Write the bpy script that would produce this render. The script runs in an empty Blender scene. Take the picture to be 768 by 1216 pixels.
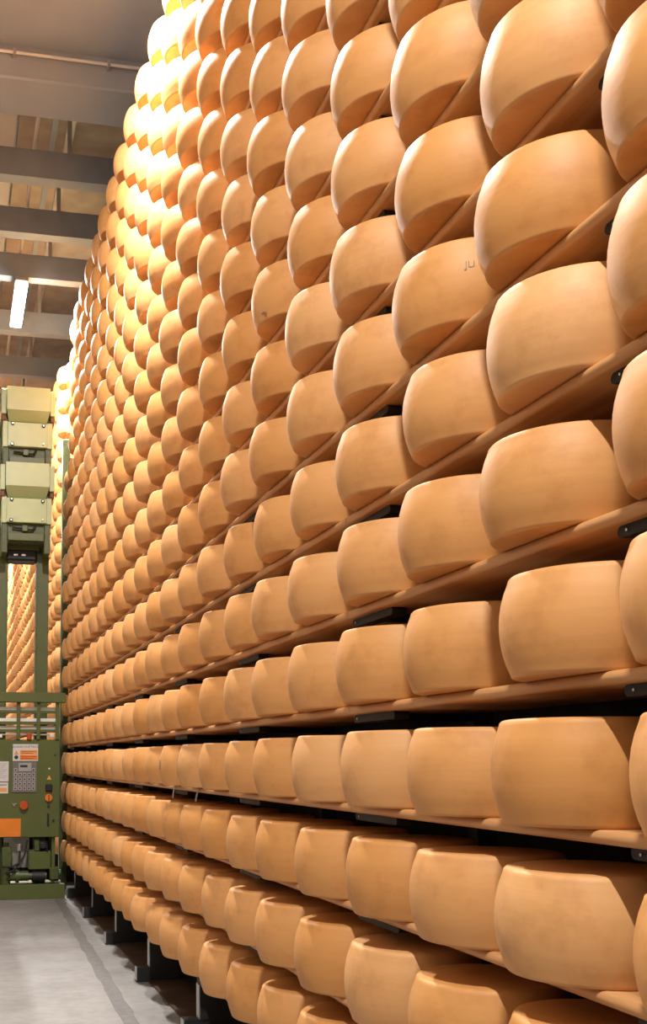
import bpy, bmesh, math, random
from mathutils import Vector, Matrix
import numpy as np

# ------------------------------------------------------------------ camera, world, exposure
sc = bpy.context.scene
C = sc.collection
random.seed(7)
FPX, PX, PY, YAW, PITCH = 1250.0, 199.2, 780.46, 0.2000, 0.0982
EYE = Vector((0.0, 0.0, 1.5))
cd = bpy.data.cameras.new('camera')
cam = bpy.data.objects.new('camera', cd); C.objects.link(cam)
cam.location = EYE
cam.rotation_euler = (math.pi / 2 + PITCH, 0, -YAW)
cd.sensor_fit = 'VERTICAL'; cd.sensor_height = 36.0
cd.lens = FPX / 1216 * 36.0
cd.shift_x = (384 - PX) / 1216
cd.shift_y = (PY - 608) / 1216
cd.clip_end = 200
sc.camera = cam
w = bpy.data.worlds.new('world'); sc.world = w; w.use_nodes = True
w.node_tree.nodes['Background'].inputs[0].default_value = (0.9, 0.95, 1, 1)
w.node_tree.nodes['Background'].inputs[1].default_value = 0.3
sc.view_settings.view_transform = 'Standard'
sc.view_settings.look = 'None'
sc.view_settings.gamma = 1
sc.view_settings.use_curve_mapping = False
sc.view_settings.exposure = 0.5
LAMP_W = 330.0           # watts of each aisle strip light
LAMP_COL = (1.0, 0.955, 0.89)

FW = Vector((math.sin(YAW) * math.cos(PITCH), math.cos(YAW) * math.cos(PITCH), math.sin(PITCH)))
RT = Vector((math.cos(YAW), -math.sin(YAW), 0)); UP = RT.cross(FW)
def project(p):          # only used to rank the wheels by how large they show
    d = Vector(p) - EYE; z = d.dot(FW)
    if z < .05: return None
    return PX + FPX * d.dot(RT) / z, PY - FPX * d.dot(UP) / z, z

# ------------------------------------------------------------------ materials
def newmat(name):
    m = bpy.data.materials.new(name); m.use_nodes = True
    nt = m.node_tree; b = nt.nodes['Principled BSDF']
    return m, nt, b
def N(nt, t, **kw):
    n = nt.nodes.new(t)
    for k, v in kw.items():
        if hasattr(n, k): setattr(n, k, v)
        else: n.inputs[k].default_value = v
    return n
def ramp(nt, stops):
    r = nt.nodes.new('ShaderNodeValToRGB')
    e = r.color_ramp.elements
    e[0].position, e[0].color = stops[0][0], (*stops[0][1], 1)
    e[1].position, e[1].color = stops[-1][0], (*stops[-1][1], 1)
    for p, c in stops[1:-1]:
        x = e.new(p); x.color = (*c, 1)
    return r
def simple(name, col, rough=.5, metal=0.0, var=.12, scale=8.0, bump=0.0):
    m, nt, b = newmat(name)
    tc = N(nt, 'ShaderNodeTexCoord')
    nz = N(nt, 'ShaderNodeTexNoise', Scale=scale, Detail=5.0)
    nt.links.new(tc.outputs['Object'], nz.inputs['Vector'])
    lo = tuple(c * (1 - var) for c in col); hi = tuple(min(1, c * (1 + var)) for c in col)
    r = ramp(nt, [(.3, lo), (.7, hi)])
    nt.links.new(nz.outputs[0], r.inputs[0]); nt.links.new(r.outputs[0], b.inputs['Base Color'])
    b.inputs['Roughness'].default_value = rough; b.inputs['Metallic'].default_value = metal
    if bump:
        bp = N(nt, 'ShaderNodeBump', Strength=bump, Distance=.01)
        nt.links.new(nz.outputs[0], bp.inputs['Height']); nt.links.new(bp.outputs[0], b.inputs['Normal'])
    return m
def cheese_mat(name, far):
    m, nt, b = newmat(name); L = nt.links
    tc = N(nt, 'ShaderNodeTexCoord')
    rnd = N(nt, 'ShaderNodeNewGeometry').outputs['Random Per Island'] if far else N(nt, 'ShaderNodeObjectInfo').outputs['Random']
    # tone of the single wheel
    tone = ramp(nt, [(0, (.62, .290, .086)), (.4, (.66, .325, .110)), (.8, (.68, .345, .128)), (1, (.70, .375, .152))])
    L.new(rnd, tone.inputs[0])
    off = N(nt, 'ShaderNodeVectorMath', operation='ADD')
    cmb = N(nt, 'ShaderNodeCombineXYZ')
    mu = N(nt, 'ShaderNodeMath', operation='MULTIPLY'); mu.inputs[1].default_value = 37.0
    L.new(rnd, mu.inputs[0]); L.new(mu.outputs[0], cmb.inputs[0]); L.new(mu.outputs[0], cmb.inputs[2])
    L.new(tc.outputs['Object'], off.inputs[0]); L.new(cmb.outputs[0], off.inputs[1])
    # blotches
    n1 = N(nt, 'ShaderNodeTexNoise', Scale=9.0, Detail=4.0, Roughness=.6)
    L.new(off.outputs[0], n1.inputs['Vector'])
    r1 = ramp(nt, [(.3, (.86, .82, .76)), (.5, (1, 1, 1)), (.72, (1.0, 1.03, 1.06))])
    L.new(n1.outputs[0], r1.inputs[0])
    # horizontal brushing streaks
    mp = N(nt, 'ShaderNodeMapping'); mp.inputs['Scale'].default_value = (3, 3, 45)
    L.new(off.outputs[0], mp.inputs[0])
    n2 = N(nt, 'ShaderNodeTexNoise', Scale=1.0, Detail=3.0)
    L.new(mp.outputs[0], n2.inputs['Vector'])
    r2 = ramp(nt, [(.3, (.965, .955, .94)), (.65, (1, 1, 1))])
    L.new(n2.outputs[0], r2.inputs[0])
    m1 = N(nt, 'ShaderNodeMix', data_type='RGBA', blend_type='MULTIPLY'); m1.inputs[0].default_value = 1
    m2 = N(nt, 'ShaderNodeMix', data_type='RGBA', blend_type='MULTIPLY'); m2.inputs[0].default_value = 1
    L.new(tone.outputs[0], m1.inputs[6]); L.new(r1.outputs[0], m1.inputs[7])
    L.new(m1.outputs[2], m2.inputs[6]); L.new(r2.outputs[0], m2.inputs[7])
    L.new(m2.outputs[2], b.inputs['Base Color'])
    b.inputs['Roughness'].default_value = .56
    b.inputs['Specular IOR Level'].default_value = .45
    if not far:
        n3 = N(nt, 'ShaderNodeTexNoise', Scale=28.0, Detail=4.0)
        L.new(off.outputs[0], n3.inputs['Vector'])
        ad = N(nt, 'ShaderNodeMath', operation='ADD')
        L.new(n3.outputs[0], ad.inputs[0]); L.new(n2.outputs[0], ad.inputs[1])
        bp = N(nt, 'ShaderNodeBump', Strength=.10, Distance=.005)
        L.new(ad.outputs[0], bp.inputs['Height']); L.new(bp.outputs[0], b.inputs['Normal'])
    return m
def wood_mat():
    m, nt, b = newmat('shelf_wood'); L = nt.links
    tc = N(nt, 'ShaderNodeTexCoord'); mp = N(nt, 'ShaderNodeMapping')
    mp.inputs['Scale'].default_value = (26, 1.6, 26)
    L.new(tc.outputs['Object'], mp.inputs[0])
    n = N(nt, 'ShaderNodeTexNoise', Scale=1.0, Detail=5.0, Distortion=.6)
    L.new(mp.outputs[0], n.inputs['Vector'])
    r = ramp(nt, [(.28, (.46, .22, .08)), (.55, (.60, .32, .135)), (.75, (.66, .38, .18))])
    L.new(n.outputs[0], r.inputs[0]); L.new(r.outputs[0], b.inputs['Base Color'])
    b.inputs['Roughness'].default_value = .42
    return m
def floor_mat():
    m, nt, b = newmat('concrete_floor'); L = nt.links
    tc = N(nt, 'ShaderNodeTexCoord')
    n = N(nt, 'ShaderNodeTexNoise', Scale=1.3, Detail=8.0, Roughness=.65)
    n2 = N(nt, 'ShaderNodeTexNoise', Scale=14.0, Detail=6.0)
    L.new(tc.outputs['Object'], n.inputs['Vector']); L.new(tc.outputs['Object'], n2.inputs['Vector'])
    r = ramp(nt, [(.3, (.15, .145, .143)), (.5, (.21, .205, .203)), (.7, (.255, .25, .248))])
    r2 = ramp(nt, [(.3, (.82, .82, .82)), (.6, (1, 1, 1))])
    L.new(n.outputs[0], r.inputs[0]); L.new(n2.outputs[0], r2.inputs[0])
    mx = N(nt, 'ShaderNodeMix', data_type='RGBA', blend_type='MULTIPLY'); mx.inputs[0].default_value = 1
    L.new(r.outputs[0], mx.inputs[6]); L.new(r2.outputs[0], mx.inputs[7]); L.new(mx.outputs[2], b.inputs['Base Color'])
    b.inputs['Roughness'].default_value = .55
    bp = N(nt, 'ShaderNodeBump', Strength=.15, Distance=.01)
    L.new(n2.outputs[0], bp.inputs['Height']); L.new(bp.outputs[0], b.inputs['Normal'])
    return m
def emit_mat(name, col, s):
    m, nt, b = newmat(name)
    b.inputs['Emission Color'].default_value = (*col, 1); b.inputs['Emission Strength'].default_value = s
    b.inputs['Base Color'].default_value = (.9, .9, .9, 1)
    return m
M = dict(
    cheese=cheese_mat('cheese_rind', False), cheese_far=cheese_mat('cheese_rind_far', True),
    wood=wood_mat(), floor=floor_mat(),
    joint=simple('joint_filler', (.125, .12, .117), .7, var=.2, scale=20),
    concrete=simple('roof_concrete', (.345, .375, .43), .8, var=.06, scale=2.5, bump=.05),
    wall=simple('wall_paint', (.34, .29, .23), .8, var=.05, scale=2),
    tan=simple('roof_panel_tan', (.40, .32, .25), .8, var=.22, scale=3.0),
    panel_pale=simple('roof_panel_pale', (.62, .55, .50), .8, var=.05, scale=3.0),
    galv=simple('galvanised', (.48, .46, .45), .45, .4, var=.15, scale=6),
    beam=simple('beam_paint', (.32, .345, .39), .55, var=.08, scale=5),
    pipe=simple('pipe_white', (.72, .68, .64), .45, var=.05),
    black=simple('black_steel', (.009, .009, .010), .6, var=.3, scale=30),
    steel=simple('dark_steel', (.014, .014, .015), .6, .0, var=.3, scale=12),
    rust_shade=simple('rust_brown_shade', (.055, .030, .018), .7, var=.4, scale=9),  # reddish floor stain, kept dark to include the shade below the rack
    edge=simple('lit_steel_edge', (.5, .5, .5), .35, .7, var=.15),  # pale steel standing in for light caught on the foot fronts
    green=simple('machine_green', (.085, .105, .026), .42, var=.06, scale=6),
    green_lit=simple('machine_green_lit', (.45, .52, .27), .38, var=.05, scale=6),  # machine green lightened to hold the lamp glare on the heads
    dgreen=simple('machine_green_oily', (.065, .085, .022), .45, var=.25, scale=14),
    white=simple('white_plastic', (.78, .77, .74), .4, var=.03),
    paper=simple('paper_grey', (.60, .57, .57), .6, var=.03),
    orange=simple('orange_plastic', (.70, .20, .02), .4, var=.08),
    amber=simple('amber_print', (.72, .33, .07), .5, var=.05),
    red=simple('red_plastic', (.45, .07, .015), .35, var=.08),
    grey=simple('grey_plastic', (.33, .31, .31), .45, var=.05),
    dgrey=simple('keypad_grey', (.15, .14, .13), .45, var=.08),
    ink=simple('black_ink', (.02, .02, .02), .5, var=.1),
    blueink=simple('faded_ink', (.22, .17, .12), .6, var=.2, scale=60),
    greenink=simple('green_ink', (.06, .20, .07), .6, var=.2, scale=60),
    chrome=simple('bolt_steel', (.5, .5, .52), .25, .9, var=.1),
    brass=simple('brown_pad', (.20, .09, .035), .6, var=.2),
    lampglow=emit_mat('lamp_glow', LAMP_COL, 30.0),
)

# ------------------------------------------------------------------ mesh helpers
class MB:
    def __init__(s): s.bm = bmesh.new()
    def box(s, x0, x1, y0, y1, z0, z1, bev=0.0, seg=1):
        g = bmesh.ops.create_cube(s.bm, size=1)
        vs = g['verts']
        for v in vs:
            v.co = Vector(((x0 + x1) / 2 + v.co.x * (x1 - x0), (y0 + y1) / 2 + v.co.y * (y1 - y0), (z0 + z1) / 2 + v.co.z * (z1 - z0)))
        if bev:
            es = list({e for v in vs for e in v.link_edges})
            bmesh.ops.bevel(s.bm, geom=es, offset=bev, segments=seg, affect='EDGES', profile=.5)
        return s
    def cyl(s, p0, p1, r, r2=None, seg=16):
        p0, p1 = Vector(p0), Vector(p1); d = p1 - p0
        q = d.to_track_quat('Z', 'Y').to_matrix().to_4x4()
        bmesh.ops.create_cone(s.bm, cap_ends=True, segments=seg, radius1=r, radius2=r if r2 is None else r2, depth=d.length,
                              matrix=Matrix.Translation((p0 + p1) / 2) @ q)
        return s
    def tube(s, pts, r, seg=8):
        pts = [Vector(p) for p in pts]; rings = []
        for i, p in enumerate(pts):
            t = (pts[min(i + 1, len(pts) - 1)] - pts[max(i - 1, 0)]).normalized()
            q = t.to_track_quat('Z', 'Y')
            rings.append([s.bm.verts.new(p + q @ Vector((r * math.cos(a), r * math.sin(a), 0))) for a in [2 * math.pi * k / seg for k in range(seg)]])
        for a, b in zip(rings, rings[1:]):
            for k in range(seg): s.bm.faces.new((a[k], a[(k + 1) % seg], b[(k + 1) % seg], b[k]))
        s.bm.faces.new(rings[0][::-1]); s.bm.faces.new(rings[-1])
        return s
    def prism(s, prof, axis, a0, a1):
        """profile [(u,v)] extruded along axis 'x' (u=y,v=z) or 'y' (u=x,v=z)"""
        def P(u, v, a): return (a, u, v) if axis == 'x' else (u, a, v)
        A = [s.bm.verts.new(P(u, v, a0)) for u, v in prof]; B = [s.bm.verts.new(P(u, v, a1)) for u, v in prof]
        n = len(prof)
        for i in range(n): s.bm.faces.new((A[i], A[(i + 1) % n], B[(i + 1) % n], B[i]))
        s.bm.faces.new(A[::-1]); s.bm.faces.new(B)
        return s
    def mesh(s, name, smooth=False):
        bmesh.ops.recalc_face_normals(s.bm, faces=s.bm.faces)
        me = bpy.data.meshes.new(name); s.bm.to_mesh(me); s.bm.free()
        if smooth:
            me.polygons.foreach_set('use_smooth', [True] * len(me.polygons))
            try: me.set_sharp_from_angle(angle=math.radians(40))
            except Exception: pass
        return me
    def build(s, name, mat, parent=None, smooth=False):
        return obj(name, s.mesh(name, smooth), mat, parent)
def obj(name, me, mat, parent=None):
    if mat is not None and not me.materials: me.materials.append(M[mat])
    o = bpy.data.objects.new(name, me); C.objects.link(o)
    if parent is not None:
        o.parent = parent
        # children are modelled in world coordinates: keep them there
        o.location = -world_loc(parent)
    return o
def world_loc(o):
    p = Vector((0, 0, 0))
    while o is not None:
        p += o.location; o = o.parent
    return p
def tag(o, label=None, cat=None, group=None, kind=None):
    if label: o['label'] = label
    if cat: o['category'] = cat
    if group: o['group'] = group
    if kind: o['kind'] = kind
    return o
def thing(name, loc, label, cat, group=None):
    o = bpy.data.objects.new(name, None); C.objects.link(o); o.location = loc
    return tag(o, label, cat, group)

# ------------------------------------------------------------------ the hall
XL, XR, Y0, Y1, ZC = -1.8, 2.15, -5.0, 44.0, 7.85
fl = tag(MB().box(XL, XR, Y0, Y1, -.1, 0).build('floor', 'floor'), 'grey worn concrete floor of the aisle', kind='structure')
# dark filler strip let into the floor beside the rack, slightly wavy
def joint():
    bm = bmesh.new(); rows = []
    for i in range(61):
        y = 3.0 + i * .15
        c = 1.005 + .0225 * (y - 5.0)
        wdt = .046 + .006 * math.sin(i * 1.7) + random.uniform(-.004, .004)
        c += random.uniform(-.004, .004)
        rows.append([bm.verts.new((c - wdt, y, -.004)), bm.verts.new((c - wdt, y, .002)), bm.verts.new((c + wdt, y, .002)), bm.verts.new((c + wdt, y, -.004))])
    for a, b in zip(rows, rows[1:]):
        for k in range(3): bm.faces.new((a[k], b[k], b[k + 1], a[k + 1]))
        bm.faces.new((a[3], b[3], b[0], a[0]))
    bm.faces.new(rows[0]); bm.faces.new(rows[-1][::-1])
    m = MB(); m.bm.free(); m.bm = bm
    m.build('filler_strip', 'joint', fl)
joint()
tag(MB().box(XL - .2, XL, Y0, Y1, 0, ZC).build('wall_left', 'wall'), 'plain painted hall wall', kind='structure')
tag(MB().box(XR, XR + .2, Y0, Y1, 0, ZC).build('wall_right', 'steel'), 'dark hall wall behind the cheese racks', kind='structure')  # wall coloured near black to stand for deep shade between the wheels
tag(MB().box(XL, XR, Y1, Y1 + .2, 0, ZC).build('wall_back', 'wall'), 'plain hall wall at the end of the aisle', kind='structure')
tag(MB().box(XL, XR, Y0 - .2, Y0, 0, ZC).build('wall_front', 'wall'), 'plain hall wall', kind='structure')
# ceiling: concrete slab near, panelled roof beyond the concrete beam
ce = tag(MB().box(XL, XR, Y0, Y1, ZC, ZC + .15).build('ceiling', 'galv'), 'grey hall ceiling with tan roof panels', kind='structure')
MB().box(XL, XR, Y0, 8.25, 7.38, ZC - .001).build('concrete_slab', 'concrete', ce)
xs = [XL, -.7, .50, 1.70, XR]
for i, (a, b) in enumerate(zip(xs, xs[1:])):
    MB().box(a + .012, b - .012, 8.8, Y1, ZC - .04, ZC - .001).build('ceiling_panel', 'panel_pale' if i == 1 else 'tan', ce)
MB().box(.99, 1.07, 8.8, Y1, ZC - .075, ZC - .041).build('metal_strip', 'galv', ce)
MB().box(.84, .90, 8.8, Y1, ZC - .06, ZC - .041).build('metal_strip', 'beam', ce)
cb = tag(MB().box(XL, XR, 8.25, 8.76, 7.10, ZC, .015).build('trim_1', 'concrete'), 'wide grey concrete roof beam nearest the slab', kind='structure')
pp = MB().tube([(XL, 8.20, 7.29), (XR, 8.20, 7.29)], .013)
pp.build('conduit', 'pipe', cb, True)
for k in range(5):
    x = -1.18 + k * .78
    MB().box(x - .012, x + .012, 8.185, 8.25, 7.262, 7.32).build('conduit_clip', 'galv', cb)
by = [9.78, 10.88, 11.92, 13.5, 15.07] + [16.7 + 1.6 * k for k in range(17)]
for k, y in enumerate(by):
    m = MB()
    zb, zt, fwid = 7.10, 7.38, .075
    pr = [(y - fwid, zb), (y + fwid, zb), (y + fwid, zb + .022), (y - fwid + .03, zb + .022), (y - fwid + .03, zt - .022), (y + fwid, zt - .022), (y + fwid, zt),
          (y - fwid, zt)]
    b = m.prism(pr, 'x', XL, XR).build('trim_%d' % (k + 2), 'beam')
    tag(b, 'grey steel channel beam across the ceiling', kind='structure')
    if k < 6:
        for x in (-.6, 1.0):
            MB().box(x - .02, x + .02, y - .02, y + .02, 7.37, ZC - .041).build('hanger', 'galv', b)

# ------------------------------------------------------------------ strip lights over the aisle
def strip_light(x, y, z, label, group, k=1.0):
    t = thing('strip_light', (x, y, z), label, 'lamp', group)
    MB().box(x - .075, x + .075, y - .62, y + .62, z, z + .06, .012).build('housing', 'galv', t)
    MB().box(x - .068, x + .068, y - .60, y + .60, z - .045, z, .012, 2).build('diffuser', 'lampglow', t)
    for s in (-.32, .32):
        MB().cyl((x, y + s, z + .06), (x, y + s, 7.37 if y < 8.2 else 7.44), .008, seg=8).build('hanger_rod', 'pipe', t)
    ld = bpy.data.lights.new('strip_light_source', 'AREA'); ld.shape = 'RECTANGLE'
    ld.size = .10; ld.size_y = .72; ld.energy = LAMP_W * k; ld.color = LAMP_COL; ld.spread = math.radians(175)
    lo = bpy.data.objects.new('strip_light_source', ld); C.objects.link(lo)
    lo.parent = t; lo.location = (0, 0, -.055)
LY = [6.2, 12.25, 18.3, 24.3, 30.3, 36.3]
for y in LY:
    strip_light(.66, y, 6.95, 'bright white strip light hanging in a row above the aisle', 'strip lights above the aisle')
strip_light(-.35, -.35, 6.72, 'bright white strip light hanging over the open floor before the racks', None, .95)
cdt = tag(MB().tube([(.66, 8.77, 7.46), (.66, 43.9, 7.46)], .02).build('ceiling_conduit', 'pipe', None, True), 'long pale conduit pipe running along the ceiling over the lamps', 'pipe')

# ------------------------------------------------------------------ cheese wheels
S = .5                    # spacing along the shelf
DX = 1.4245               # distance of the wheel centres
T0 = 2.165                # wheel number 0
ZB, PZ = 1.3558, .33096   # shelf top of the row at eye level, shelf pitch
HW, RW, RB = .235, .2151, .1935
KMIN, KMAX = -3, 15
def ZR(k): return ZB + PZ * k - .005 * max(0, k - 11)
def wheel_mesh(name, seg, prof_n, seed, smooth=True):
    rr = random.Random(seed)
    prof = []
    ed, et = .009, .014
    prof.append((0, 0)); prof.append((RB - .02, 0.0))
    for k in range(4):
        a = k / 3 * math.pi / 2
        prof.append((RB - ed + ed * math.sin(a) + .0, ed - ed * math.cos(a)))
    for k in range(1, prof_n):
        u = k / prof_n
        prof.append((RB + (RW - RB) * (1 - abs(2 * u - 1) ** 2.1), ed + (HW - ed - et) * u))
    for k in range(4):
        a = k / 3 * math.pi / 2
        prof.append((RB - et + et * math.cos(a), HW - et + et * math.sin(a)))
    prof.append((RB - .035, HW)); prof.append((0, HW))
    ph = [rr.uniform(0, 6.28) for _ in range(4)]
    V, F = [], []
    for i, (r, z) in enumerate(prof):
        if r == 0: V.append((0, 0, z)); continue
        for k in range(seg):
            a = 2 * math.pi * k / seg
            d = 1 + .004 * math.sin(2 * a + ph[0]) + .003 * math.sin(3 * a + ph[1] + z * 9) 
            zz = z if z == 0 else z * (1 + .006 * math.sin(a + ph[2]))
            V.append((r * d * math.cos(a), r * d * math.sin(a), zz))
    n = len(prof) - 2
    for k in range(seg):
        F.append((0, 1 + (k + 1) % seg, 1 + k))
    for i in range(n - 1):
        for k in range(seg):
            a = 1 + i * seg
            F.append((a + k, a + (k + 1) % seg, a + seg + (k + 1) % seg, a + seg + k))
    top = 1 + n * seg
    for k in range(seg):
        F.append((top, 1 + (n - 1) * seg + k, 1 + (n - 1) * seg + (k + 1) % seg))
    return V, F
def pm(name, V, F, mat):
    me = bpy.data.meshes.new(name); me.from_pydata(V, [], F); me.materials.append(M[mat])
    me.polygons.foreach_set('use_smooth', [True] * len(F))
    return me
WM = [pm('cheese_round', *wheel_mesh('w', 44, 9, s), 'cheese') for s in range(6)]
FARV, FARF = wheel_mesh('f', 24, 5, 99)
NEARV, NEARF = wheel_mesh('n', 40, 8, 98)
cells = []
BLOCK1 = range(-3, 21); BLOCK2 = range(22, 54)
rw = random.Random(3)
# how far single wheels were pushed along the shelf from their regular place (metres)
PUSH = {(0, -1): -.005, (0, 0): .018, (0, 1): -.012, (0, 2): -.002, (0, 3): -.004, (0, 4): .01, (0, 5): -.017, (1, -1): .003, (1, 0): -.042,
        (1, 2): .025, (1, 3): .034, (1, 4): .026, (1, 5): -.008, (2, -1): .005, (2, 0): .035, (2, 2): .003, (2, 3): .023, (2, 4): .017,
        (2, 5): -.031, (3, -1): 0, (3, 0): -.022, (4, -1): -.005, (4, 0): .018, (5, 0): -.032, (-1, -1): .01, (-1, 0): .022, (-1, 2): -.036,
        (-1, 3): -.021, (-1, 4): -.012, (-1, 5): -.04, (-2, 2): -.006, (-2, 3): -.005, (-2, 4): .004, (-2, 5): -.003, (3, 1): -.042,
        (2, 1): .01, (4, 1): .018, (5, 1): -.018, (-1, 1): -.011}
for k in range(KMIN, KMAX + 1):
    for n in list(BLOCK1) + list(BLOCK2):
        if n == 20 and k > 9 and rw.random() < .6: continue
        x = DX + rw.uniform(-.008, .008); y = T0 + S * n + rw.uniform(-.018, .018); z = ZR(k)
        sx = 1 + rw.uniform(-.016, .016); sz = 1 + rw.uniform(-.025, .022); a = rw.uniform(0, 6.28)
        if (k, n) in PUSH: x = DX; y = T0 + S * n + PUSH[(k, n)]; sx = 1.0
        q = project((x - .2, y, z + .12)); vis = 0
        if q:
            q2 = project((x - .2, y - S, z + .12)); q3 = project((x - .2, y, z)); q4 = project((x - .2, y, z + HW))
            if q2:
                w_ = max(0, min(768, q2[0]) - max(0, q[0])); h_ = max(0, min(1216, q3[1]) - max(0, q4[1]))
                vis = w_ * h_
                if n > 19 : vis *= .2
        cells.append((vis, k, n, x, y, z, sx, sz, a))
cells.sort(key=lambda c: -c[0])
ORD = ['lowest', 'second', 'third', 'fourth', 'fifth', 'sixth', 'seventh', 'eighth', 'ninth', 'tenth', 'eleventh', 'twelfth', 'thirteenth',
       'fourteenth', 'fifteenth', 'sixteenth', 'seventeenth', 'eighteenth', 'nineteenth']
WHEEL = {}
for i, (vis, k, n, x, y, z, sx, sz, a) in enumerate(cells[:300]):
    o = bpy.data.objects.new('cheese_round', WM[i % 6]); C.objects.link(o)
    o.location = (x, y, z); o.scale = (sx, sx, sz); o.rotation_euler = (0, 0, a)
    r = ORD[k - KMIN]
    lab = 'round tan cheese wheel on the lowest shelf, just above the floor' if k == KMIN else \
        'round tan cheese wheel on the topmost shelf of the rack' if k == KMAX else \
        'round tan cheese wheel on the %s shelf up from the floor' % r
    tag(o, lab, 'cheese', 'cheese wheels on the %s shelf' % (r if k < KMAX else 'topmost'))
    WHEEL[(k, n)] = o
# all the other wheels: out of the frame or far down the rack, one object
VV, FF, base = [], [], 0
for (vis, k, n, x, y, z, sx, sz, a) in cells[300:]:
    v, f = (NEARV, NEARF) if n < 4 else (FARV, FARF)
    va = np.array(v); c, s_ = math.cos(a), math.sin(a)
    va = np.stack([x + sx * (va[:, 0] * c - va[:, 1] * s_), y + sx * (va[:, 0] * s_ + va[:, 1] * c), z + sz * va[:, 2]], 1)
    VV.append(va); FF += [tuple(i + base for i in q) for q in f]; base += len(v)
st = bpy.data.objects.new('distant_cheese_rounds', pm('distant_cheese_rounds', np.concatenate(VV).tolist(), FF, 'cheese_far')); C.objects.link(st)
tag(st, 'rows of small tan cheese wheels far down the racks', 'cheese', kind='stuff')

# ------------------------------------------------------------------ racks
XF = 1.3245               # front edge of the shelves
BT = .030                 # board thickness
def shelf_mesh(length):
    pr = []
    x1 = DX + .27
    r = .014
    for i in range(5):
        a = math.pi / 2 * i / 4
        pr.append((XF + r - r * math.sin(a), -r + r * math.cos(a)))
    r2 = .014
    for i in range(5):
        a = math.pi / 2 * i / 4
        pr.append((XF + r2 - r2 * math.cos(a), -BT + r2 - r2 * math.sin(a)))
    pr += [(x1, -BT), (x1, 0)]
    return MB().prism(pr, 'y', 0, length).mesh('shelf_board', True)
def bracket_mesh():
    # flat black plate under the shelf front, rounded ends, with bolt holes marked by bolts
    m = MB(); n = 8; L, hh = .34, .0125
    pr = []
    for i in range(n + 1):
        a = -math.pi / 2 + math.pi * i / n; pr.append((L - hh + hh * math.cos(a), hh * math.sin(a)))
    for i in range(n + 1):
        a = math.pi / 2 + math.pi * i / n; pr.append((hh + hh * math.cos(a), hh * math.sin(a)))
    m.prism(pr, 'x', 0, .05)
    return m.mesh('bracket')
BRK = bracket_mesh(); BRK.materials.append(M['black'])
BLT = MB().cyl((-.004, 0, 0), (.004, 0, 0), .0035, seg=8).mesh('bolt'); BLT.materials.append(M['chrome'])
def rack(n0, n1, label):
    ya, yb = T0 + S * (n0 - .5), T0 + S * (n1 + .5)
    t = thing('cheese_rack', (DX + .1, ya, 0), label, 'rack', None)
    W = world_loc(t)
    # boards six wheels long
    cuts = list(np.arange(ya, yb - .8, 6 * S)) + [yb]
    meshes = {}
    for k in range(KMIN, KMAX + 1):
        for a, b in zip(cuts, cuts[1:]):
            ln = round(b - a - .003, 4)
            if ln not in meshes:
                meshes[ln] = shelf_mesh(ln); meshes[ln].materials.append(M['wood'])
            o = bpy.data.objects.new('shelf_board', meshes[ln]); C.objects.link(o); o.parent = t
            o.location = Vector((0, a, ZR(k))) - W
    # uprights, brackets, feet every three wheels; first gap as in the brackets
    g = n0 + ((-n0 - 1) % 3)
    frames = [T0 + S * (n - .45) for n in range(n0, n1 + 2) if (n % 3) == 0]
    up = None; ft = None
    for y in frames:
        yc = y - .17
        u = MB().box(DX + .275, DX + .345, yc - .03, yc + .03, .0, ZR(KMAX) + .45).build('upright', 'steel', t)
        for k in range(KMIN, KMAX + 1):
            if k - KMIN < 19:
                o = bpy.data.objects.new('bracket', BRK); C.objects.link(o); o.parent = t
                o.location = Vector((XF + .030, y - .34, ZR(k) - BT - .0128)) - W
                if y < 8:
                    q = bpy.data.objects.new('bolt', BLT); C.objects.link(q); q.parent = o
                    q.location = (0, .305, .0)
                # arm that carries the shelf back to the upright
                MBs = ARM.setdefault('m', None)
                if MBs is None:
                    mm = MB().box(0, .30, -.018, .018, -.025, 0).mesh('shelf_arm'); mm.materials.append(M['steel']); ARM['m'] = mm
                q = bpy.data.objects.new('shelf_arm', ARM['m']); C.objects.link(q); q.parent = t
                q.location = Vector((XF + .081, yc, ZR(k) - BT)) - W
    # stepped steel feet, one per bay
    z0 = ZR(KMIN) - BT
    for y in frames:
        yf = y - .66
        if yf < ya: continue
        f = MB().box(1.255, 1.3345, yf - .04, yf + .04, .0, .10).box(1.3345, DX + .34, yf - .04, yf + .04, .0121, .10).box(1.342, DX + .34, yf - .05, yf + .03, .10, z0 - .002).build('foot', 'steel', t)
        MB().box(1.250, 1.2548, yf - .035, yf + .035, .0125, .097).build('lit_foot_edge', 'edge', f)  # thin pale strip paints the lit front face of the foot
        MB().box(1.337, 1.3418, yf - .045, yf + .025, .102, z0 - .05).build('lit_foot_edge', 'edge', f)
    MB().box(1.335, DX + .19, ya, yb, .0, .012).build('floor_shade_sheet', 'rust_shade', t)  # added sheet: reddish stained floor, darkened for the shade under the rack
    # end column towards the next rack
    MB().box(1.235, 1.325, yb + .10, yb + .20, 0, 5.4, .004).build('end_column', 'dgreen', t)
    # bottom beam along the back
    MB().box(DX + .20, DX + .27, ya, yb, .0, ZR(KMIN) - BT - .002).build('bottom_beam', 'steel', t)
    return t
ARM = {}
rack(-3, 20, 'tall rack of nineteen wooden shelves on black steel brackets filled with cheese')
rack(22, 53, 'far wooden-shelf rack continuing the wall of cheese beyond the green machine')

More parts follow.
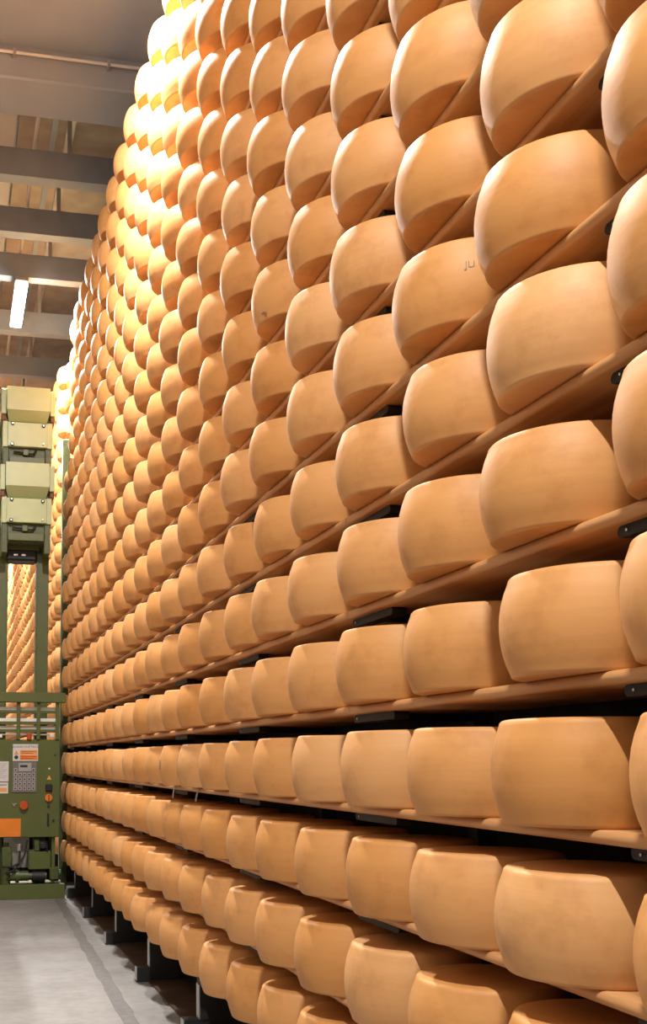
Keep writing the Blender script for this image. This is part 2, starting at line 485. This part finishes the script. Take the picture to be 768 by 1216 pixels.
# ------------------------------------------------------------------ green wheel-turning machine in the aisle
def text_mesh(body, size, name='lettering'):
    cu = bpy.data.curves.new(name, 'FONT'); cu.body = body; cu.size = size; cu.align_x = 'CENTER'; cu.align_y = 'CENTER'; cu.extrude = .0006
    to = bpy.data.objects.new(name, cu); C.objects.link(to)
    dg = bpy.context.evaluated_depsgraph_get()
    me = bpy.data.meshes.new_from_object(to.evaluated_get(dg))
    bpy.data.objects.remove(to); bpy.data.curves.remove(cu)
    me.transform(Matrix.Rotation(math.pi / 2, 4, 'X'))
    return me
def machine():
    F = 11.74                                # front plane
    t = thing('wheel_turning_machine', (.72, 12.1, 0), 'tall green cheese-turning machine with control panel standing in the aisle', 'machine')
    def B(name, mat, x0, x1, y0, y1, z0, z1, bev=.004, par=t): return MB().box(x0, x1, y0, y1, z0, z1, bev).build(name, mat, par)
    # base
    B('base_beam', 'green', .22, 1.195, F, F + .10, .0, .155)
    B('base_beam', 'green', .22, 1.195, F + .85, F + .95, .0, .155)
    for x in (.24, 1.10): B('base_rail', 'green', x, x + .09, F + .1, F + .85, .02, .13)
    B('base_plate', 'dgreen', .3, 1.1, F + .1, F + .85, .10, .13)
    # control cabinet
    cab = B('control_cabinet', 'green', .30, 1.125, F + .02, F + .40, .665, 1.735, .006)
    y = F + .02
    def P(name, mat, x0, x1, z0, z1, th=.004, bev=0, par=cab): return MB().box(x0, x1, y - th, y, z0, z1, bev).build(name, mat, par)
    lp = P('label_plate', 'paper', .608, .885, 1.50, 1.685)
    o = obj('lettering', text_mesh('QUADRO ELETTRICO', .031), 'ink', lp); o.location = Vector((.745, y - .005, 1.655)) - world_loc(lp)
    ap = MB().box(.685, .878, y - .006, y - .004, 1.572, 1.62).build('warning_strip', 'amber', lp)
    MB().box(.685, .878, y - .006, y - .004, 1.513, 1.565).build('warning_strip', 'orange', lp)
    def Tx(body, size, x, z, par, mat='ink', dy=.0065):
        o = obj('lettering', text_mesh(body, size), mat, par); o.location = Vector((x, y - dy, z)) - world_loc(par); return o
    for i, zz in enumerate((1.604, 1.584, 1.548, 1.528)):
        MB().box(.70, .862 - .03 * (i % 2), y - .0068, y - .006, zz - .004, zz + .004).build('text_line', 'red', lp)
    def tri(x, z, r, mat, par, dy=.006):
        m = MB(); m.prism([(x - r, z - r * .8), (x + r, z - r * .8), (x, z + r)], 'y', y - dy, y - dy + .002); return m.build('warning_triangle', mat, par)
    tri(.646, 1.59, .027, 'amber', lp); Tx('!', .03, .646, 1.59, lp, dy=.007)
    m = MB(); m.cyl((.646, y - .0065, 1.54), (.646, y - .004, 1.54), .022).build('mandatory_disc', 'ink', lp)
    # keypad
    kp = P('keypad', 'dgrey', .605, .872, 1.155, 1.492, .012, .003)
    MB().box(.672, .812, y - .018, y - .012, 1.385, 1.478, .002).build('display_frame', 'grey', kp)
    MB().box(.69, .77, y - .019, y - .018, 1.43, 1.455).build('display', 'ink', kp)
    for c in range(5):
        for r in range(5):
            if r == 0 and 0 < c < 4: continue
            xx = .64 + c * .049; zz = 1.40 - r * .05
            k = MB().box(xx - .019, xx + .019, y - .018, y - .012, zz - .021, zz + .021, .002).build('key', 'grey', kp)
            MB().box(xx - .008, xx + .008, y - .0195, y - .018, zz - .009, zz + .009).build('key_mark', 'ink', k)
    # paper notices
    n1 = P('notice', 'paper', .36, .565, 1.275, 1.495); n2 = P('notice', 'paper', .36, .562, 1.145, 1.265)
    for i in range(8):
        MB().box(.375, .55 - .02 * (i % 3), y - .005, y - .004, 1.465 - .022 * i, 1.471 - .022 * i).build('text_line', 'grey', n1)
    MB().box(.375, .548, y - .005, y - .004, 1.165, 1.205).build('amber_field', 'amber', n2)
    MB().box(.375, .545, y - .005, y - .004, 1.233, 1.243).build('text_line', 'dgrey', n2)
    # right column of controls
    MB().cyl((1.01, y - .008, 1.415), (1.01, y, 1.415), .010).build('pilot_lamp', 'white', cab)
    tri(1.01, 1.315, .027, 'amber', cab)
    MB().box(.968, 1.046, y - .03, y, 1.165, 1.245, .01).build('main_switch', 'black', cab)
    rk = MB().cyl((1.006, y - .03, 1.095), (1.006, y, 1.095), .04, seg=20).build('rotary_switch', 'orange', cab, True)
    MB().box(.998, 1.014, y - .05, y - .03, 1.062, 1.128, .003).build('switch_grip', 'red', rk)
    MB().cyl((1.006, y - .01, 1.0), (1.006, y, 1.0), .014).build('key_lock', 'steel', cab)
    MB().box(.992, 1.015, y - .012, y, .785, .925, .003).build('door_handle', 'black', cab)
    MB().cyl((1.062, y - .012, .845), (1.062, y, .845), .014).build('bolt', 'steel', cab)
    MB().cyl((1.072, y - .006, 1.565), (1.072, y, 1.565), .010).build('bolt', 'steel', cab)
    rb = MB().cyl((.735, y - .02, 1.015), (.735, y, 1.015), .03, seg=20).build('emergency_button', 'dgrey', cab, True)
    MB().cyl((.735, y - .05, 1.015), (.735, y - .02, 1.015), .044, .05, seg=20).build('button_cap', 'red', rb, True)
    m = MB().cyl((.63, y - .012, 1.02), (.63, y, 1.02), .016); m.box(.602, .66, y - .016, y - .01, 1.025, 1.04); m.build('key_switch', 'chrome', cab)
    P('orange_plate', 'orange', .36, .705, .675, .872)
    # lower mechanism
    B('shade_plate', 'black', .30, 1.10, F + .46, F + .48, .155, .665, 0)  # added black plate, stands in for the shadow behind the mechanism
    B('rear_panel', 'white', .52, .83, F + .42, F + .44, .30, .665)
    B('hydraulic_tank', 'green', .80, 1.045, F + .06, F + .40, .31, .505, .01)
    v = MB().cyl((.955, F + .1, .55), (.955, F + .1, .62), .06).cyl((.955, F + .04, .57), (.955, F + .16, .57), .03); v.build('valve_block', 'black', t, True)
    B('valve_body', 'dgreen', .86, .92, F + .06, F + .2, .51, .64, .008)
    pu = MB().cyl((.60, F + .12, .24), (.80, F + .12, .24), .055).cyl((.80, F + .12, .24), (1.0, F + .12, .24), .04).cyl((.66, F + .12, .24), (.70, F + .12, .24), .075)
    pu.build('pump', 'dgreen', t, True)
    MB().cyl((.84, F + .10, .235), (.98, F + .10, .235), .058).build('electric_motor', 'black', t, True)
    mo = MB().cyl((.56, F + .16, .13), (.56, F + .16, .33), .05).box(.51, .62, F + .1, F + .22, .33, .56, .01).cyl((.56, F + .16, .56), (.56, F + .16, .60), .03)
    mo.build('gear_motor', 'dgreen', t, True)
    B('corner_post', 'green', 1.05, 1.09, F + .08, F + .14, .155, .665)
    B('corner_post', 'green', .30, .34, F + .08, F + .14, .155, .665)
    B('corner_post', 'green', .30, .34, F + .36, F + .42, .155, .665)
    B('corner_post', 'green', 1.05, 1.09, F + .36, F + .42, .155, .665)
    wb = MB().box(1.03, 1.13, F + .03, F + .18, .20, .33, .01).cyl((1.13, F + .1, .265), (1.155, F + .1, .265), .04); wb.build('wheel_bracket', 'dgreen', t, True)
    MB().cyl((1.05, F + .10, .175), (1.15, F + .10, .175), .02).build('wheel_axle', 'chrome', t, True)
    MB().cyl((.70, F + .07, .52), (.70, F + .07, .585), .032).build('pressure_gauge', 'chrome', t, True)
    def hose(pts, r, mat):
        cps = []
        P_ = [Vector(p) for p in pts]; P_ = [P_[0]] + P_ + [P_[-1]]
        for i in range(1, len(P_) - 2):
            for u in [j / 8 for j in range(8)]:
                a, b, c, d = P_[i - 1:i + 3]
                cps.append(.5 * ((2 * b) + (c - a) * u + (2 * a - 5 * b + 4 * c - d) * u * u + (-a + 3 * b - 3 * c + d) * u ** 3))
        cps.append(P_[-2]); MB().tube(cps, r).build('hose', mat, t, True)
    hose([(.78, F + .05, .64), (.74, F + .02, .45), (.64, F + .02, .36), (.52, F + .05, .35)], .011, 'black')
    hose([(.70, F + .05, .52), (.69, F + .03, .38), (.62, F + .03, .30), (.55, F + .05, .29)], .011, 'black')
    hose([(.62, F + .3, .66), (.66, F + .2, .58), (.70, F + .07, .585)], .007, 'white')
    hose([(.92, F + .05, .6), (.99, F + .04, .58), (1.0, F + .05, .50)], .008, 'black')
    # platform railing over the cabinet
    tr = B('top_rail', 'green', .22, 1.18, F - .04, F + .07, 2.145, 2.255, .006)
    for x in (.33, .645, .865, 1.075):
        B('rail_post', 'green', x, x + .04, F + .0, F + .05, 1.735, 2.145)
    for z in (2.025, 1.90, 1.815):
        B('rail_bar', 'green', .33, 1.11, F + .01, F + .04, z, z + .035)
        B('roller_strip', 'white', .33, 1.08, F + .06, F + .10, z + .032, z + .072)
    MB().tube([(.34, F + .03, 1.79), (1.03, F + .03, 1.79)], .009).build('guide_rod', 'grey', t, True)
    MB().cyl((.785, F + .02, 1.735), (.785, F + .02, 1.80), .028).build('signal_lamp', 'red', t, True)
    B('rod_end', 'white', 1.01, 1.055, F + .005, F + .055, 1.765, 1.80)
    B('rod_end', 'white', .44, .49, F + .005, F + .055, 1.755, 1.79)
    # mast
    for x0, x1 in ((.40, .545), (.87, 1.015)):
        p = B('mast_post', 'green', x0, x1, F + .42, F + .58, .13, 5.5, .006)
        B('guide_edge', 'dgreen', x0 - .0 if x0 > .6 else x1 - .02, x0 + .02 if x0 > .6 else x1, F + .405, F + .42, 1.0, 5.4, 0, p)
    B('mast_crossbeam', 'green', .40, 1.015, F + .45, F + .55, 5.35, 5.5)
    # two gripper heads
    for z, low in ((0.0, False), (-.88, True)):
        hd = B('gripper_head', 'dgreen', .46, .985, F + .12, F + .40, 4.84 + z, 5.66 + z, .01)
        # upper cover: flat front with a sloping lower face
        cv = MB(); yf = F - .02
        A = [(.485, yf, 5.74 + z), (.975, yf, 5.74 + z), (.975, yf, 5.47 + z), (.485, yf, 5.47 + z)]
        Bm = [(.485, F + .34, 5.80 + z), (.975, F + .34, 5.80 + z), (.94, F + .13, 5.34 + z), (.52, F + .13, 5.34 + z), (.485, F + .34, 5.47 + z), (.975, F + .34, 5.47 + z)]
        vs = [cv.bm.verts.new(p) for p in A + Bm]
        for f in ((0, 1, 2, 3), (0, 4, 5, 1), (3, 2, 6, 7), (1, 5, 9, 2), (0, 3, 8, 4), (2, 9, 6), (3, 7, 8), (4, 8, 9, 5), (8, 7, 6, 9)): cv.bm.faces.new([vs[i] for i in f])
        cv.build('upper_cover', 'green_lit', hd)
        for x0, x1 in ((.425, .48), (.98, 1.035)):
            B('side_flange', 'green_lit', x0, x1, F + .02, F + .36, 5.43 + z, 5.72 + z, .004, hd)
            B('rubber_pad', 'brass', x0 + .005, x1 + .0, F + .05, F + .30, 5.36 + z, 5.43 + z, .01, hd)
        fp = B('front_plate', 'green_lit', .50, .955, F + .05, F + .12, 5.065 + z, 5.345 + z, .006, hd)
        for x0, x1 in ((.447, .505), (.95, 1.01)): B('side_plate', 'green_lit', x0, x1, F + .07, F + .36, 5.06 + z, 5.36 + z, .004, hd)
        for x, zz in ((.555, 5.325), (.905, 5.315), (.553, 5.085), (.905, 5.10)):
            q = MB().cyl((x, F + .03, zz + z), (x, F + .05, zz + z), .02 if zz > 5.2 or x < .6 else .01).build('bolt', 'steel', fp, True)
            MB().cyl((x, F + .026, zz + z), (x, F + .03, zz + z), .009).build('bolt_tip', 'chrome', q)
        B('lower_plate', 'green', .525, .925, F + .06, F + .12, 4.86 + z, 4.945 + z, .004, hd)
        for x0, x1 in ((.45, .52), (.93, 1.0)): B('lower_cheek', 'dgreen', x0, x1, F + .09, F + .36, 4.72 + z if low else 4.84 + z, 5.06 + z, .008, hd)
        MB().tube([(.57, F + .08, 5.01 + z), (.68, F + .08, 5.0 + z)], .012).build('linkage', 'black', hd, True)
        MB().tube([(.74, F + .08, 4.99 + z), (.80, F + .08, 4.99 + z), (.83, F + .08, 5.04 + z)], .012).build('linkage', 'black', hd, True)
        B('linkage_block', 'green', .68, .74, F + .07, F + .12, 4.97 + z, 5.04 + z, .004, hd)
    B('carriage', 'green', .525, .90, F + .3, F + .42, 3.92, 4.0, .006)
    bh = B('chain_housing', 'black', .52, .87, F + .32, F + .60, 3.80, 3.93, .02)
    for x in (.60, .69): B('chain_link', 'chrome', x, x + .05, F + .31, F + .32, 3.85, 3.875, .003, bh)
    # clean bevel-based bright side cable duct
    B('cable_duct', 'black', .395, .40, F + .43, F + .56, 3.8, 5.2, 0)
    return t
machine().location.x += .033

# ------------------------------------------------------------------ small paper tags hanging from a shelf
def hanging_tag(y, z, lean):
    m = MB(); pr = []
    x = XF - .006
    bm = m.bm
    for i in range(5):
        u = i / 4
        dx = -.012 * math.sin(u * 1.4)
        for dyy in (-.018, .018):
            bm.verts.new((x + dx, y + dyy + lean * u * .05, z - .075 * u))
    bm.verts.ensure_lookup_table()
    for i in range(4): bm.faces.new((bm.verts[2 * i], bm.verts[2 * i + 1], bm.verts[2 * i + 3], bm.verts[2 * i + 2]))
    bmesh.ops.solidify(bm, geom=bm.faces[:], thickness=.002)
    return m.build('paper_tag', 'white')
zt = ZB - .004
for yy, ln in ((5.66, .4), (6.30, -.2)):
    tag(hanging_tag(yy, zt, ln), 'small white paper tag hanging from the front of the fourth shelf', 'tag', 'paper tags on the fourth shelf')

# ------------------------------------------------------------------ printed marks on a few rinds
def rind_point(o, ang, z, lift=.0012):
    # point on the rind of wheel o (its own axes), ang measured from the aisle side towards the camera
    u = (z - .009) / (HW - .023)
    r = RB + (RW - RB) * (1 - abs(2 * u - 1) ** 2.1) + lift
    return Vector((-r * math.cos(ang), -r * math.sin(ang), z))
def reset(o):
    o.rotation_euler = (0, 0, 0); o.data = WM[0]; o.scale = (1, 1, 1)
def dot_print(key, a0, cols, rows, da, z0, dz, mat, size, label, seed):
    o = WHEEL.get(key)
    if o is None: return
    reset(o); rr = random.Random(seed); m = MB()
    for c in range(cols):
        for r in range(rows):
            if rr.random() < .35: continue
            p = rind_point(o, a0 + c * da, z0 + r * dz, .002)
            n = Vector((p.x, p.y, 0)).normalized()
            m.cyl(p - n * .002, p + n * .0008, size, seg=6)
    me = m.mesh('printed_mark'); me.materials.append(M[mat])
    q = bpy.data.objects.new('printed_mark', me); C.objects.link(q); q.parent = o
    o['label'] = label; del o['group']
dot_print((0, 7), -.30, 5, 12, .035, .055, .011, 'blueink', .0035, 'cheese wheel with a column of grey printed dots, above a white paper tag', 1)
dot_print((0, 8), -.05, 4, 5, .035, .10, .011, 'blueink', .0040, 'cheese wheel with a small square of grey dots on the fourth shelf', 2)
dot_print((0, 11), -.25, 3, 8, .04, .07, .013, 'greenink', .0055, 'cheese wheel with green dots printed on its rind, fourth shelf', 3)
dot_print((6, 4), .30, 4, 3, .04, .014, .008, 'blueink', .0030, 'cheese wheel with small dark print near its lower rim on the tenth shelf', 4)
def letter_print(key, body, ang, z, size, label):
    o = WHEEL.get(key)
    if o is None: return
    reset(o); me = text_mesh(body, size, 'stamped_letters')
    vs = [rind_point(o, ang + v.co.x / RW, z + v.co.z, .0012 - v.co.y * .5) for v in me.vertices]
    for v, p in zip(me.vertices, vs): v.co = p
    me.materials.append(M['blueink'])
    q = bpy.data.objects.new('stamped_letters', me); C.objects.link(q); q.parent = o
    o['label'] = label; del o['group']
letter_print((4, 1), 'JU', 1.12, .145, .028, 'cheese wheel stamped with small faint letters on the eighth shelf')
